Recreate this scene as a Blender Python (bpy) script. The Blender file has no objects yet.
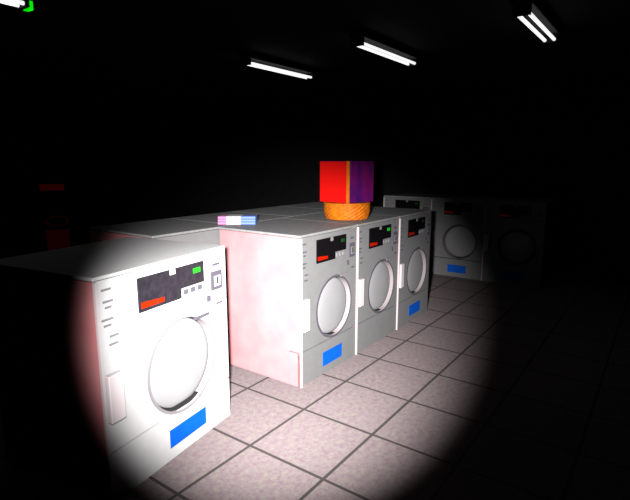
import bpy, bmesh, math, random
from mathutils import Vector, Matrix

random.seed(7)
S = bpy.context.scene
COL = S.collection
PI = math.pi

# ------------------------------------------------------------------ camera
CAM = Vector((-2.322, -1.806, 1.444))
PITCH, YAW, FPX = 0.179, 0.628, 483.6
cd = bpy.data.cameras.new('camera')
cd.sensor_fit = 'HORIZONTAL'
cd.sensor_width = 36.0
cd.lens = FPX / 630.0 * 36.0
cd.clip_start = 0.02
cam = bpy.data.objects.new('camera', cd)
COL.objects.link(cam)
cam.location = CAM
fw = Vector((math.cos(PITCH) * math.cos(YAW), math.cos(PITCH) * math.sin(YAW), -math.sin(PITCH)))
cam.rotation_euler = fw.to_track_quat('-Z', 'Y').to_euler()
S.camera = cam

# ------------------------------------------------------------------ world, light, exposure
W = bpy.data.worlds.new('world')
S.world = W
W.use_nodes = True
W.node_tree.nodes['Background'].inputs[0].default_value = (0, 0, 0, 1)
W.node_tree.nodes['Background'].inputs[1].default_value = 0.0

SPOT_LOC = Vector((-2.2, -1.57, 1.45))
SPOT_AZ, SPOT_EL, SPOT_HALF = 0.654, 0.357, 24.8
ld = bpy.data.lights.new('flashlight_beam', 'SPOT')
ld.energy = 1480
ld.color = (1.0, 0.97, 0.97)
ld.spot_size = math.radians(2 * SPOT_HALF)
ld.spot_blend = 1.0
ld.shadow_soft_size = 0.045
beam = bpy.data.objects.new('flashlight_beam', ld)
COL.objects.link(beam)
beam.location = SPOT_LOC
bd = Vector((math.cos(SPOT_EL) * math.cos(SPOT_AZ), math.cos(SPOT_EL) * math.sin(SPOT_AZ), -math.sin(SPOT_EL)))
beam.rotation_euler = bd.to_track_quat('-Z', 'Y').to_euler()

S.view_settings.view_transform = 'Standard'
S.view_settings.look = 'None'
S.view_settings.exposure = 0.0
S.view_settings.gamma = 1.0
S.view_settings.use_curve_mapping = False
S.cycles.max_bounces = 4
S.cycles.diffuse_bounces = 0


# ------------------------------------------------------------------ materials
def mat(name, col, rough=0.6, metal=0.0, emit=None, strength=0.0, noise=0.0, nscale=40.0, spec=0.25):
    m = bpy.data.materials.new(name)
    m.use_nodes = True
    nt = m.node_tree
    b = nt.nodes['Principled BSDF']
    b.inputs['Roughness'].default_value = rough
    b.inputs['Metallic'].default_value = metal
    b.inputs['Specular IOR Level'].default_value = spec
    b.inputs['Base Color'].default_value = (*col, 1)
    if noise > 0:
        tc = nt.nodes.new('ShaderNodeTexCoord')
        n = nt.nodes.new('ShaderNodeTexNoise')
        n.inputs['Scale'].default_value = nscale
        n.inputs['Detail'].default_value = 3
        r = nt.nodes.new('ShaderNodeValToRGB')
        r.color_ramp.elements[0].position = 0.3
        r.color_ramp.elements[1].position = 0.7
        r.color_ramp.elements[0].color = (*[c * (1 - noise) for c in col], 1)
        r.color_ramp.elements[1].color = (*[min(1, c * (1 + noise)) for c in col], 1)
        nt.links.new(tc.outputs['Object'], n.inputs['Vector'])
        nt.links.new(n.outputs['Fac'], r.inputs['Fac'])
        nt.links.new(r.outputs['Color'], b.inputs['Base Color'])
    if emit:
        b.inputs['Emission Color'].default_value = (*emit, 1)
        b.inputs['Emission Strength'].default_value = strength
    return m


TILE, TX, TY = 0.462, -0.669, -0.19


def floor_material():
    m = bpy.data.materials.new('floor_tiles')
    m.use_nodes = True
    nt = m.node_tree
    b = nt.nodes['Principled BSDF']
    b.inputs['Roughness'].default_value = 0.75
    b.inputs['Specular IOR Level'].default_value = 0.1
    tc = nt.nodes.new('ShaderNodeTexCoord')
    mp = nt.nodes.new('ShaderNodeMapping')
    mp.inputs['Location'].default_value = (-TX, -TY, 0)
    nt.links.new(tc.outputs['Object'], mp.inputs['Vector'])
    br = nt.nodes.new('ShaderNodeTexBrick')
    br.offset = 0.0
    br.squash = 1.0
    br.inputs['Scale'].default_value = 1.0
    br.inputs['Brick Width'].default_value = TILE
    br.inputs['Row Height'].default_value = TILE
    br.inputs['Mortar Size'].default_value = 0.0085
    br.inputs['Mortar Smooth'].default_value = 0.0
    br.inputs['Mortar'].default_value = (0.10, 0.09, 0.085, 1)
    nt.links.new(mp.outputs['Vector'], br.inputs['Vector'])
    n = nt.nodes.new('ShaderNodeTexNoise')
    n.inputs['Scale'].default_value = 32
    n.inputs['Detail'].default_value = 4
    n.inputs['Roughness'].default_value = 0.8
    nt.links.new(tc.outputs['Object'], n.inputs['Vector'])
    r = nt.nodes.new('ShaderNodeValToRGB')
    e = r.color_ramp.elements
    e[0].position, e[0].color = 0.34, (0.31, 0.215, 0.24, 1)
    e[1].position, e[1].color = 0.66, (0.42, 0.38, 0.31, 1)
    k = r.color_ramp.elements.new(0.5)
    k.color = (0.37, 0.30, 0.315, 1)
    nt.links.new(n.outputs['Fac'], r.inputs['Fac'])
    nt.links.new(r.outputs['Color'], br.inputs['Color1'])
    nt.links.new(r.outputs['Color'], br.inputs['Color2'])
    nt.links.new(br.outputs['Color'], b.inputs['Base Color'])
    return m


def mottled(name, stops, scale, detail=2.0, stretch=(1, 1, 1)):
    m = mat(name, stops[0][1])
    nt = m.node_tree
    b = nt.nodes['Principled BSDF']
    tc = nt.nodes.new('ShaderNodeTexCoord')
    mp = nt.nodes.new('ShaderNodeMapping')
    mp.inputs['Scale'].default_value = stretch
    n = nt.nodes.new('ShaderNodeTexNoise')
    n.inputs['Scale'].default_value = scale
    n.inputs['Detail'].default_value = detail
    r = nt.nodes.new('ShaderNodeValToRGB')
    el = r.color_ramp.elements
    el[0].position, el[0].color = stops[0][0], (*stops[0][1], 1)
    el[1].position, el[1].color = stops[-1][0], (*stops[-1][1], 1)
    for p, c in stops[1:-1]:
        q = el.new(p)
        q.color = (*c, 1)
    nt.links.new(tc.outputs['Object'], mp.inputs['Vector'])
    nt.links.new(mp.outputs['Vector'], n.inputs['Vector'])
    nt.links.new(n.outputs['Fac'], r.inputs['Fac'])
    nt.links.new(r.outputs['Color'], b.inputs['Base Color'])
    return m


M = dict(
    floor=floor_material(),
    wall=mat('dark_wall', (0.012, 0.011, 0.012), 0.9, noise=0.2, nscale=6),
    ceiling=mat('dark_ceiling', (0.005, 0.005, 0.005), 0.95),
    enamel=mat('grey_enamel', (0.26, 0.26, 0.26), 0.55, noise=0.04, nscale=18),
    white=mat('beam_lit_enamel', (0.80, 0.80, 0.80), 0.55, noise=0.03, nscale=18),  # lighter copy of the row's enamel, beam glare put into the colour
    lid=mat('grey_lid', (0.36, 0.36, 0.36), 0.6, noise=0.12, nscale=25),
    side=mottled('pale_red_side', [(0.3, (0.86, 0.29, 0.31)), (0.7, (0.88, 0.36, 0.37))], 6),
    trim=mat('pinkish_trim', (0.85, 0.76, 0.77), 0.5),
    seam=mat('dark_seam', (0.03, 0.03, 0.03), 0.8),
    screen=mat('beam_lit_display', (0.028, 0.024, 0.032), 0.5, noise=0.3, nscale=30),  # nearest machine's display, paler by the flashlight put into its colour
    shaded_screen=mat('shaded_display', (0.006, 0.005, 0.006), 0.5, spec=0.1),  # same display for the row, darkened where the beam is weaker
    mark=mat('dark_grey_mark', (0.12, 0.11, 0.14), 0.7),
    button=mat('grey_button', (0.30, 0.28, 0.30), 0.6),
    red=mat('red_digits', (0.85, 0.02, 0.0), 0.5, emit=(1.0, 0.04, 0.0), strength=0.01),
    shaded_red=mat('shaded_red_digits', (0.5, 0.01, 0.0), 0.5, emit=(1.0, 0.03, 0.0), strength=0.01),  # same red digits, darkened to paint the beam's falloff along the row
    green=mat('green_indicator', (0.02, 0.5, 0.02), 0.5, emit=(0.05, 1.0, 0.02), strength=0.12),
    green_off=mat('green_lens', (0.01, 0.07, 0.01), 0.5),
    blue=mat('blue_label', (0.0, 0.13, 0.75), 0.5, noise=0.12, nscale=20),
    drum=mat('door_disc', (0.40, 0.40, 0.41), 0.45, noise=0.03, nscale=10),
    rim=mat('door_rim', (0.50, 0.44, 0.45), 0.5),
    redface=mat('red_card', (0.97, 0.004, 0.002), 0.7),
    purple=mottled('purple_card', [(0.28, (0.03, 0.004, 0.13)), (0.5, (0.13, 0.004, 0.14)), (0.72, (0.22, 0.006, 0.12))], 9, 2, (1, 1, 0.45)),
    orange=mottled('orange_wicker', [(0.3, (0.60, 0.13, 0.003)), (0.7, (0.80, 0.22, 0.008))], 30),
    tube=mat('lit_tube', (0.9, 0.9, 0.9), 0.5, emit=(1, 1, 1), strength=1.0),
    housing=mat('lamp_housing', (0.006, 0.006, 0.006), 0.7),
    pilot=mat('green_pilot_lamp', (0.0, 0.3, 0.0), 0.5, emit=(0.0, 0.72, 0.0), strength=1.0),
    cloth=mat('white_cloth', (0.86, 0.84, 0.88), 0.9, noise=0.05, nscale=40),
    pink=mat('pink_cloth', (0.80, 0.30, 0.62), 0.9),
    pale_blue=mat('blue_cloth', (0.22, 0.34, 0.85), 0.9),
    maroon=mat('added_glow_red_band', (0.3, 0.01, 0.01), 0.7, emit=(1, 0.0, 0.0), strength=0.014),  # no lamp behind it, glow added so the band shows in the dark
    faint=mat('added_glow_red_panel', (0.3, 0.01, 0.01), 0.7, emit=(1, 0.0, 0.0), strength=0.006),  # glow added to ring and lower panel so they show, no lamp inside
    black=mat('black_case', (0.01, 0.008, 0.008), 0.8),
)


# ------------------------------------------------------------------ helpers
def link(name, bm, m, parent=None, smooth=False, bevel=0.0):
    me = bpy.data.meshes.new(name)
    bmesh.ops.recalc_face_normals(bm, faces=bm.faces)
    bm.to_mesh(me)
    bm.free()
    for q in (m if isinstance(m, (list, tuple)) else [m]):
        me.materials.append(q)
    if smooth:
        for p in me.polygons:
            p.use_smooth = True
    o = bpy.data.objects.new(name, me)
    COL.objects.link(o)
    if parent:
        o.parent = parent
    if bevel:
        b = o.modifiers.new('bevel', 'BEVEL')
        b.width = bevel
        b.segments = 2
        b.limit_method = 'ANGLE'
    return o


def thing(name, label, cat, loc=(0, 0, 0), rz=0.0, group=None):
    o = bpy.data.objects.new(name, None)
    o.empty_display_size = 0.1
    COL.objects.link(o)
    o.location = loc
    o.rotation_euler = (0, 0, rz)
    tag(o, label, cat, group)
    return o


def tag(o, label, cat, group=None):
    o['label'] = label
    o['category'] = cat
    if group:
        o['group'] = group


def box(bm, x0, x1, y0, y1, z0, z1, mi=0):
    v = [bm.verts.new((x, y, z)) for z in (z0, z1) for y in (y0, y1) for x in (x0, x1)]
    fs = []
    for f in ((0, 2, 3, 1), (4, 5, 7, 6), (0, 1, 5, 4), (2, 6, 7, 3), (0, 4, 6, 2), (1, 3, 7, 5)):
        fc = bm.faces.new([v[i] for i in f])
        fc.material_index = mi
        fs.append(fc)
    return fs


def poly_prism(bm, pts, y0, y1):
    """pts = (x, z) outline, extruded along y"""
    a = [bm.verts.new((x, y0, z)) for x, z in pts]
    b = [bm.verts.new((x, y1, z)) for x, z in pts]
    n = len(pts)
    bm.faces.new(a)
    bm.faces.new(b[::-1])
    for i in range(n):
        bm.faces.new((a[i], b[i], b[(i + 1) % n], a[(i + 1) % n]))


def cyl_x(bm, x0, x1, y, z, r, n=16):
    a = [bm.verts.new((x0, y + r * math.cos(2 * PI * i / n), z + r * math.sin(2 * PI * i / n))) for i in range(n)]
    b = [bm.verts.new((x1, v.co.y, v.co.z)) for v in a]
    bm.faces.new(a)
    bm.faces.new(b[::-1])
    for i in range(n):
        bm.faces.new((a[i], b[i], b[(i + 1) % n], a[(i + 1) % n]))


def lathe_y(bm, cx, cz, prof, n=48):
    """profile of (radius, y) spun about the axis through (cx, cz) along y"""
    rings = []
    for r, y in prof:
        if r < 1e-5:
            rings.append([bm.verts.new((cx, y, cz))])
        else:
            rings.append([bm.verts.new((cx + r * math.cos(2 * PI * i / n), y, cz + r * math.sin(2 * PI * i / n))) for i in range(n)])
    for a, b in zip(rings, rings[1:]):
        for i in range(n):
            j = (i + 1) % n
            if len(a) == 1:
                bm.faces.new((a[0], b[i], b[j]))
            elif len(b) == 1:
                bm.faces.new((a[i], b[0], a[j]))
            else:
                bm.faces.new((a[i], b[i], b[j], a[j]))


def lathe_z(bm, prof, n=40, wob=0.0):
    rings = []
    for k, (r, z) in enumerate(prof):
        if r < 1e-5:
            rings.append([bm.verts.new((0, 0, z))])
        else:
            rings.append([bm.verts.new(((r + wob * (1 if (i + k) % 2 else -1)) * math.cos(2 * PI * i / n),
                                        (r + wob * (1 if (i + k) % 2 else -1)) * math.sin(2 * PI * i / n), z)) for i in range(n)])
    for a, b in zip(rings, rings[1:]):
        for i in range(n):
            j = (i + 1) % n
            if len(a) == 1:
                bm.faces.new((a[0], b[i], b[j]))
            elif len(b) == 1:
                bm.faces.new((a[i], b[0], a[j]))
            else:
                bm.faces.new((a[i], b[i], b[j], a[j]))


def plate_with_hole(bm, x0, x1, z0, z1, cx, cz, r, y, depth, n=64):
    """front sheet at y with a round hole and the hole's wall running back by depth"""
    ang = sorted(set([2 * PI * i / n for i in range(n)] +
                     [math.atan2(zz - cz, xx - cx) % (2 * PI) for xx in (x0, x1) for zz in (z0, z1)]))
    inner, outer, back = [], [], []
    for a in ang:
        c, s = math.cos(a), math.sin(a)
        t = min([((x1 if c > 0 else x0) - cx) / c if abs(c) > 1e-9 else 1e9,
                 ((z1 if s > 0 else z0) - cz) / s if abs(s) > 1e-9 else 1e9])
        inner.append(bm.verts.new((cx + r * c, y, cz + r * s)))
        outer.append(bm.verts.new((cx + t * c, y, cz + t * s)))
        back.append(bm.verts.new((cx + r * c, y + depth, cz + r * s)))
    m = len(ang)
    for i in range(m):
        j = (i + 1) % m
        bm.faces.new((inner[i], outer[i], outer[j], inner[j]))
        bm.faces.new((inner[i], inner[j], back[j], back[i]))


# ------------------------------------------------------------------ room
RX0, RX1, RY0, RY1, RZ = -4.2, 4.5, -3.4, 7.1, 2.5


def struct(name, bm, m):
    o = link(name, bm, m)
    o['kind'] = 'structure'
    return o


b = bmesh.new(); box(b, RX0, RX1, RY0, RY1, -0.1, 0); struct('floor', b, M['floor'])
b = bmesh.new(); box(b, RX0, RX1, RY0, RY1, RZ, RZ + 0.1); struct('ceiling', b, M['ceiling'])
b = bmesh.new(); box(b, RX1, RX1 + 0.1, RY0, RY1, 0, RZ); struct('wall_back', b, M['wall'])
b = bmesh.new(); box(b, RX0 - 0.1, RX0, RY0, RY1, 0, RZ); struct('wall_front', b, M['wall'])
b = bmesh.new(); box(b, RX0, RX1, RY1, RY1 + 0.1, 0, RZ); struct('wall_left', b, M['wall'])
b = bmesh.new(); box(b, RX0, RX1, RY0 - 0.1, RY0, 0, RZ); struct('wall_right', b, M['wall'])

# ------------------------------------------------------------------ laundry machines
H, D, KICK = 1.0, 0.717, 0.232


def make_machine(w, label, loc, rz, group, shell, lamp, vent):
    """origin: middle of the base; front looks along -y"""
    t = thing('laundry_machine', label, 'laundry machine', loc, rz, group)
    hw, hd = w / 2, D / 2
    X = lambda u: -hw + u * w
    F = -hd                       # front plane
    g = 0.002
    cx, cz, r = X(0.575), 0.457, 0.212 * min(1.12, w / 0.685)
    fr = 0.085                    # front frame wraps this far back along the sides
    # cabinet: front sheet with the round opening, and the frame behind it
    b = bmesh.new()
    plate_with_hole(b, -hw + g, hw - g, KICK + 0.004, H - 0.018, cx, cz, r, F, 0.05)
    box(b, -hw + 0.02, hw - 0.02, F + 0.05, F + fr, KICK + 0.004, H - 0.018)
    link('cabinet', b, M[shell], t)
    # side panels, back panel
    for s in (-1, 1):
        b = bmesh.new()
        xa, xb = sorted((s * (hw - g), s * (hw - 0.02)))
        box(b, xa, xb, F + fr + 0.005, hd - 0.012, 0.0, H - 0.018)
        box(b, xa, xb, F + 0.0008, F + fr + 0.006, KICK + 0.003, H - 0.018)
        box(b, xa, xb, F + 0.0008, F + fr + 0.006, 0.0, KICK - 0.004)
        box(b, s * (hw - 0.02), s * (hw - 0.006), F + 0.01, hd - 0.02, 0.0, H - 0.018) if s < 0 else box(b, hw - 0.02, hw - 0.006, F + 0.01, hd - 0.02, 0.0, H - 0.018)
        o = link('side_panel', b, M['side'], t)
        o['label'] = 'pale pinkish red side panel'
    b = bmesh.new(); box(b, -hw + g, hw - g, hd - 0.012, hd, 0.0, H - 0.018); link('back_panel', b, M['enamel'], t)
    # lid
    b = bmesh.new(); box(b, -hw + 0.001, hw - 0.001, F - 0.004, hd, H - 0.016, H)
    link('lid', b, M['white' if shell == 'white' else 'lid'], t, bevel=0.004)  # nearest lid takes the lightened enamel, glare painted in
    # kick panel
    b = bmesh.new(); box(b, -hw + g, hw - g, F, F + 0.02, 0.0, KICK - 0.005)
    k = link('kick_panel', b, M[shell], t)
    b = bmesh.new(); box(b, X(0.43 if shell == 'white' else 0.375), X(0.745 if shell == 'white' else 0.72), F - 0.003, F + 0.002, 0.062 if shell == 'white' else 0.056, 0.155)
    o = link('sticker', b, M['blue'], k); o['label'] = 'plain blue sticker'
    # dark gap filler behind the seams
    b = bmesh.new(); box(b, -hw + 0.006, hw - 0.006, F + 0.012, F + fr + 0.02, KICK - 0.02, KICK + 0.02)
    link('seam', b, M['seam'], t)
    # bright edge strip on the left of the front
    b = bmesh.new(); box(b, -hw + g, -hw + 0.014, F - 0.012, F, 0.0, H - 0.02)
    link('edge_strip', b, M['trim'], t)
    # door: domed disc in the opening, rim, hinge
    b = bmesh.new()
    rr = r - 0.022
    rr = r - 0.014
    prof = [(0, F + 0.008), (rr * 0.5, F + 0.011), (rr * 0.85, F + 0.016), (rr * 0.97, F + 0.022), (rr, F + 0.028), (rr, F + 0.049)]
    lathe_y(b, cx, cz, prof)
    d = link('door', b, M['drum'], t, smooth=True)
    b = bmesh.new()
    lathe_y(b, cx, cz, [(r - 0.004, F + 0.048), (r - 0.004, F - 0.004), (r + 0.009, F - 0.004), (r + 0.010, F - 0.001)])
    for f in b.faces:
        f.material_index = 1 if f.calc_center_median().y < F + 0.01 else 0
    link('door_rim', b, [M['rim'], M['button' if shell == 'white' else 'mark']], d)  # paler rim face on the nearest machine, washed out by painted glare
    b = bmesh.new(); lathe_y(b, cx, cz, [(rr, F + 0.046), (r - 0.004, F + 0.046)])
    link('door_seal', b, M['seam'], d)
    b = bmesh.new(); box(b, X(0.022), X(0.11), F - 0.030, F, 0.375, 0.585)
    link('door_hinge', b, M['trim'], d, bevel=0.004)
    # display block
    b = bmesh.new()
    poly_prism(b, [(X(.262), .795), (X(.575), .795), (X(.575), .842), (X(.775), .842), (X(.775), .95), (X(.262), .95)], F - 0.007, F + 0.002)
    s = link('display', b, M['screen' if shell == 'white' else 'shaded_screen'], t); s['label'] = 'black display panel'  # lit copy for the nearest machine, shaded copy for the others
    for q in range(3):
        b = bmesh.new(); box(b, X(.275 + q * .056), X(.275 + q * .056 + .05), F - 0.010, F - 0.006, .812, .838 - .003 * q)
        o = link('red_digit', b, M['red' if shell == 'white' else 'shaded_red'], s); o['label'] = 'red digit block'
    b = bmesh.new(); box(b, X(.68), X(.74), F - 0.010, F - 0.006, .900, .925)
    o = link('green_indicator', b, M[lamp], s); o['label'] = 'small green light'
    b = bmesh.new(); box(b, X(.49), X(.53), F - 0.010, F - 0.006, .925, .95)
    link('switch', b, M['button' if shell == 'enamel' else 'trim'], s)
    for q in range(3):
        b = bmesh.new(); box(b, X(.60 + q * .06), X(.60 + q * .06 + .035), F - 0.006, F + .002, .806, .830)
        link('button', b, M['mark' if shell == 'white' else 'button'], t)
    # coin slot: dark frame with a pale plate and slots
    b = bmesh.new(); box(b, X(.845), X(.95), F - 0.006, F + .002, .775, .875)
    c = link('coin_slot', b, M['mark'], t)
    b = bmesh.new(); box(b, X(.872), X(.93), F - 0.009, F - .005, .795, .850)
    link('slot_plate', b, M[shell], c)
    b = bmesh.new(); box(b, X(.893), X(.908), F - 0.011, F - .008, .805, .842)
    link('slot', b, M['seam'], c)
    b = bmesh.new(); box(b, X(.865), X(.935), F - 0.003, F + .002, .905, .917); link('marker', b, M['mark'], t)
    b = bmesh.new(); box(b, X(.80), X(.83), F - 0.008, F + .002, .725, .755); link('knob', b, M['mark'], t)
    b = bmesh.new(); box(b, X(.89), X(.95), F - 0.003, F + .002, .69, .70); link('marker', b, M['mark'], t)
    b = bmesh.new(); box(b, X(.68), X(.81), F - 0.008, F + .002, .655, .668); link('door_latch', b, M['mark' if shell == 'white' else 'button'], t)
    # short vent slots down the left of the front
    rnd = random.Random(3)
    for q, z in enumerate((.935, .885, .86, .81, .785, .735, .70)):
        a = .035 + .04 * rnd.random()
        b = bmesh.new(); box(b, X(a), X(a + .035 + .04 * rnd.random()), F - 0.002, F + .002, z, z + .009)
        link('vent_slot', b, M[vent], t)
    return t


def copy_machine(src, label, loc, rz, group, sticker=True, lamp=None):
    r = src.copy(); COL.objects.link(r)
    r.location = loc; r.rotation_euler = (0, 0, rz); r['label'] = label; r['group'] = group
    for ch in list(src.children):
        c = ch.copy(); COL.objects.link(c); c.parent = r
        for gch in list(ch.children):
            if gch.name.startswith('sticker') and not sticker:
                continue
            d = gch.copy(); COL.objects.link(d); d.parent = c
            if lamp and gch.name.startswith('green_indicator'):
                d.data = d.data.copy(); d.data.materials[0] = M[lamp]
    return r


WD = 0.685
G1 = 'laundry machines in the middle row'
G2 = 'laundry machines along the back wall'
G3 = 'laundry machines backed onto the middle row'
# nearest machine, same model as the row, its enamel lightened for the beam's glare
w1, yaw1 = 0.855, 0.168
p = Vector((-0.507, 0.12, 0))
ex = Vector((math.cos(yaw1), math.sin(yaw1), 0)); ey = Vector((-math.sin(yaw1), math.cos(yaw1), 0))
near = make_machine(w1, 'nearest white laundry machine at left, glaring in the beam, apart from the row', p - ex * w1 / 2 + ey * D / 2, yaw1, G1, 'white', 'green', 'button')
# the row of three
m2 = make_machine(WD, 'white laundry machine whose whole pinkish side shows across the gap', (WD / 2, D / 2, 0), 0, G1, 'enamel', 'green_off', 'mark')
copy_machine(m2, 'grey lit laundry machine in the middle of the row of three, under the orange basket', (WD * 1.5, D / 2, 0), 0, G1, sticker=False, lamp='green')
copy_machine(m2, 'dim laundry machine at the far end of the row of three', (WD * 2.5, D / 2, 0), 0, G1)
# back wall, facing down the room
for i, lab in enumerate(('dark machine by back wall, only its top and black display above the row',
                         'dim machine by back wall with a pale round door and blue sticker',
                         'almost unlit machine by back wall, right of the one with pale round door')):
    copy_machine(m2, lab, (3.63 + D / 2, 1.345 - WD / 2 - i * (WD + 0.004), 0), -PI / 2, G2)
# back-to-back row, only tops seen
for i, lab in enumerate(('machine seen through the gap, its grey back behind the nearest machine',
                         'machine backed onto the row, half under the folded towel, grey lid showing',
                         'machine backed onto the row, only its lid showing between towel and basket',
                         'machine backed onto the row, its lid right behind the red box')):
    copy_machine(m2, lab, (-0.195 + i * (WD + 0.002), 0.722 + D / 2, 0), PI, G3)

# ------------------------------------------------------------------ basket and box on the row
BX, BY = 0.96, 0.262
bk = thing('basket', 'round orange wicker basket turned over on top of the middle row', 'basket', (BX, BY, H))
b = bmesh.new()
prof = [(0, 0.001), (0.150, 0.001)]
for i in range(9):
    z = 0.006 + i * 0.0145
    prof.append((0.166 + 0.016 * math.sin(PI * min(1, i / 5.0) / 2), z))
prof += [(0.176, 0.130), (0, 0.130)]
lathe_z(b, prof, 44, 0.0022)
link('weave', b, M['orange'], bk)
b = bmesh.new()
lathe_z(b, [(0.176, 0.122), (0.188, 0.122), (0.190, 0.132), (0.176, 0.136), (0.166, 0.132), (0.176, 0.122)], 44)
link('rim', b, M['orange'], bk, smooth=True)

a = 0.148
bz = 0.136
bxo = thing('box', 'tall box with red and purple faces and an orange corner, standing on the orange basket', 'box', (BX, BY, H + bz), -0.16)
hb = 0.318
b = bmesh.new(); box(b, -a, a, -a, a, 0.004, hb); link('carton', b, M['purple'], bxo)
b = bmesh.new(); box(b, -a - 0.006, -a, -a + 0.018, a + 0.003, 0.004, hb - 0.002)
o = link('red_face', b, M['redface'], bxo); o['label'] = 'bright red face'
b = bmesh.new(); box(b, -a - 0.007, -a + 0.003, -a - 0.006, -a + 0.018, 0.0, hb)
o = link('corner_strip', b, M['orange'], bxo); o['label'] = 'orange corner strip'

# ------------------------------------------------------------------ folded towel
tw = thing('towel', 'small folded white towel with pink and blue ends, on the lids by the gap', 'towel', (0.215, 0.735, H), -0.945)


def fold(x0, x1, n=3):
    bm = bmesh.new()
    for k in range(n):
        z0 = 0.001 + k * 0.020
        pts = []
        for i in range(13):
            an = -PI / 2 + PI * i / 12
            pts.append((-0.07 + 0.004 * k - 0.009 * math.cos(an), z0 + 0.010 + 0.0098 * math.sin(an)))
        pts += [(0.07, z0 + 0.0195), (0.07, z0 + 0.0005)]
        A = [bm.verts.new((x0, y, z)) for y, z in pts]
        B = [bm.verts.new((x1, y, z)) for y, z in pts]
        bm.faces.new(A); bm.faces.new(B[::-1])
        for i in range(len(pts)):
            j = (i + 1) % len(pts)
            bm.faces.new((A[i], B[i], B[j], A[j]))
    return bm


link('fold', fold(-0.075, 0.03), M['cloth'], tw)
o = link('end_band', fold(-0.135, -0.075), M['pink'], tw); o['label'] = 'pink end'
o = link('end_band', fold(0.03, 0.135), M['pale_blue'], tw); o['label'] = 'blue end'

# ------------------------------------------------------------------ ceiling lights
LZ = 2.40


def make_light(label, x0, x1, y, pilot=0.016):
    t = thing('ceiling_light', label, 'ceiling light', ((x0 + x1) / 2, y, RZ), 0, 'twin tube ceiling lights')
    hl = (x1 - x0) / 2
    z = LZ - RZ
    b = bmesh.new(); box(b, -hl - 0.05, hl + 0.05, -0.07, 0.07, z + 0.04, 0.0)
    link('housing', b, M['housing'], t, bevel=0.006)
    for s in (-1, 1):
        b = bmesh.new(); box(b, s * (hl + 0.012) - 0.012, s * (hl + 0.012) + 0.012, -0.055, 0.055, z - 0.02, z + 0.041)
        link('lamp_holder', b, M['housing'], t)
    for s in (-1, 1):
        b = bmesh.new(); cyl_x(b, -hl, hl, s * 0.034, z, 0.0125)
        link('tube', b, M['tube'], t, smooth=False)
    b = bmesh.new(); box(b, hl + 0.024, hl + 0.024 + pilot, -pilot, pilot, z - pilot * .8, z + pilot * .8)
    o = link('pilot_lamp', b, M['pilot'], t); o['label'] = 'small green light on the end'
    return t


make_light('lit twin tube ceiling light at the top left corner, green light on its end', -1.90, -0.80, 1.53, 0.032)
make_light('lit twin tube ceiling light above the folded towel, leftmost of the three slanting away', 1.32, 2.33, 1.66)
make_light('lit twin tube ceiling light up above the red and purple box, middle of three', 1.28, 2.29, 0.37)
make_light('lit twin tube ceiling light at the right, its two tubes seen apart', 1.19, 2.06, -0.92)

# ------------------------------------------------------------------ dim red cabinet in the dark at the left
cx_, cy_ = 1.56, 6.25
dv = (Vector((CAM.x, CAM.y, 0)) - Vector((cx_, cy_, 0))).normalized()
rz = math.atan2(dv.y, dv.x) + PI / 2
cb = thing('cabinet', 'narrow dark cabinet with a red top band given a faint added glow, far left in the dark', 'cabinet', (cx_, cy_, 0), rz)
b = bmesh.new(); box(b, -0.19, 0.19, 0.0, 0.4, 0.0, 1.1); link('case', b, M['black'], cb, bevel=0.01)
b = bmesh.new(); box(b, -0.19, 0.16, -0.02, 0.0, 1.0, 1.1); o = link('top_band', b, M['maroon'], cb); o['label'] = 'dull red band'
b = bmesh.new(); lathe_y(b, 0.02, 0.0, [(0.14, -0.001), (0.14, -0.02), (0.17, -0.02), (0.17, -0.001)], 32)
for v in b.verts:
    v.co.z = 0.5 + v.co.z * 0.5
link('hatch_ring', b, M['faint'], cb)
b = bmesh.new(); box(b, -0.16, 0.18, -0.02, 0.0, 0.03, 0.36); o = link('lower_panel', b, M['faint'], cb); o['label'] = 'dull red lower panel'
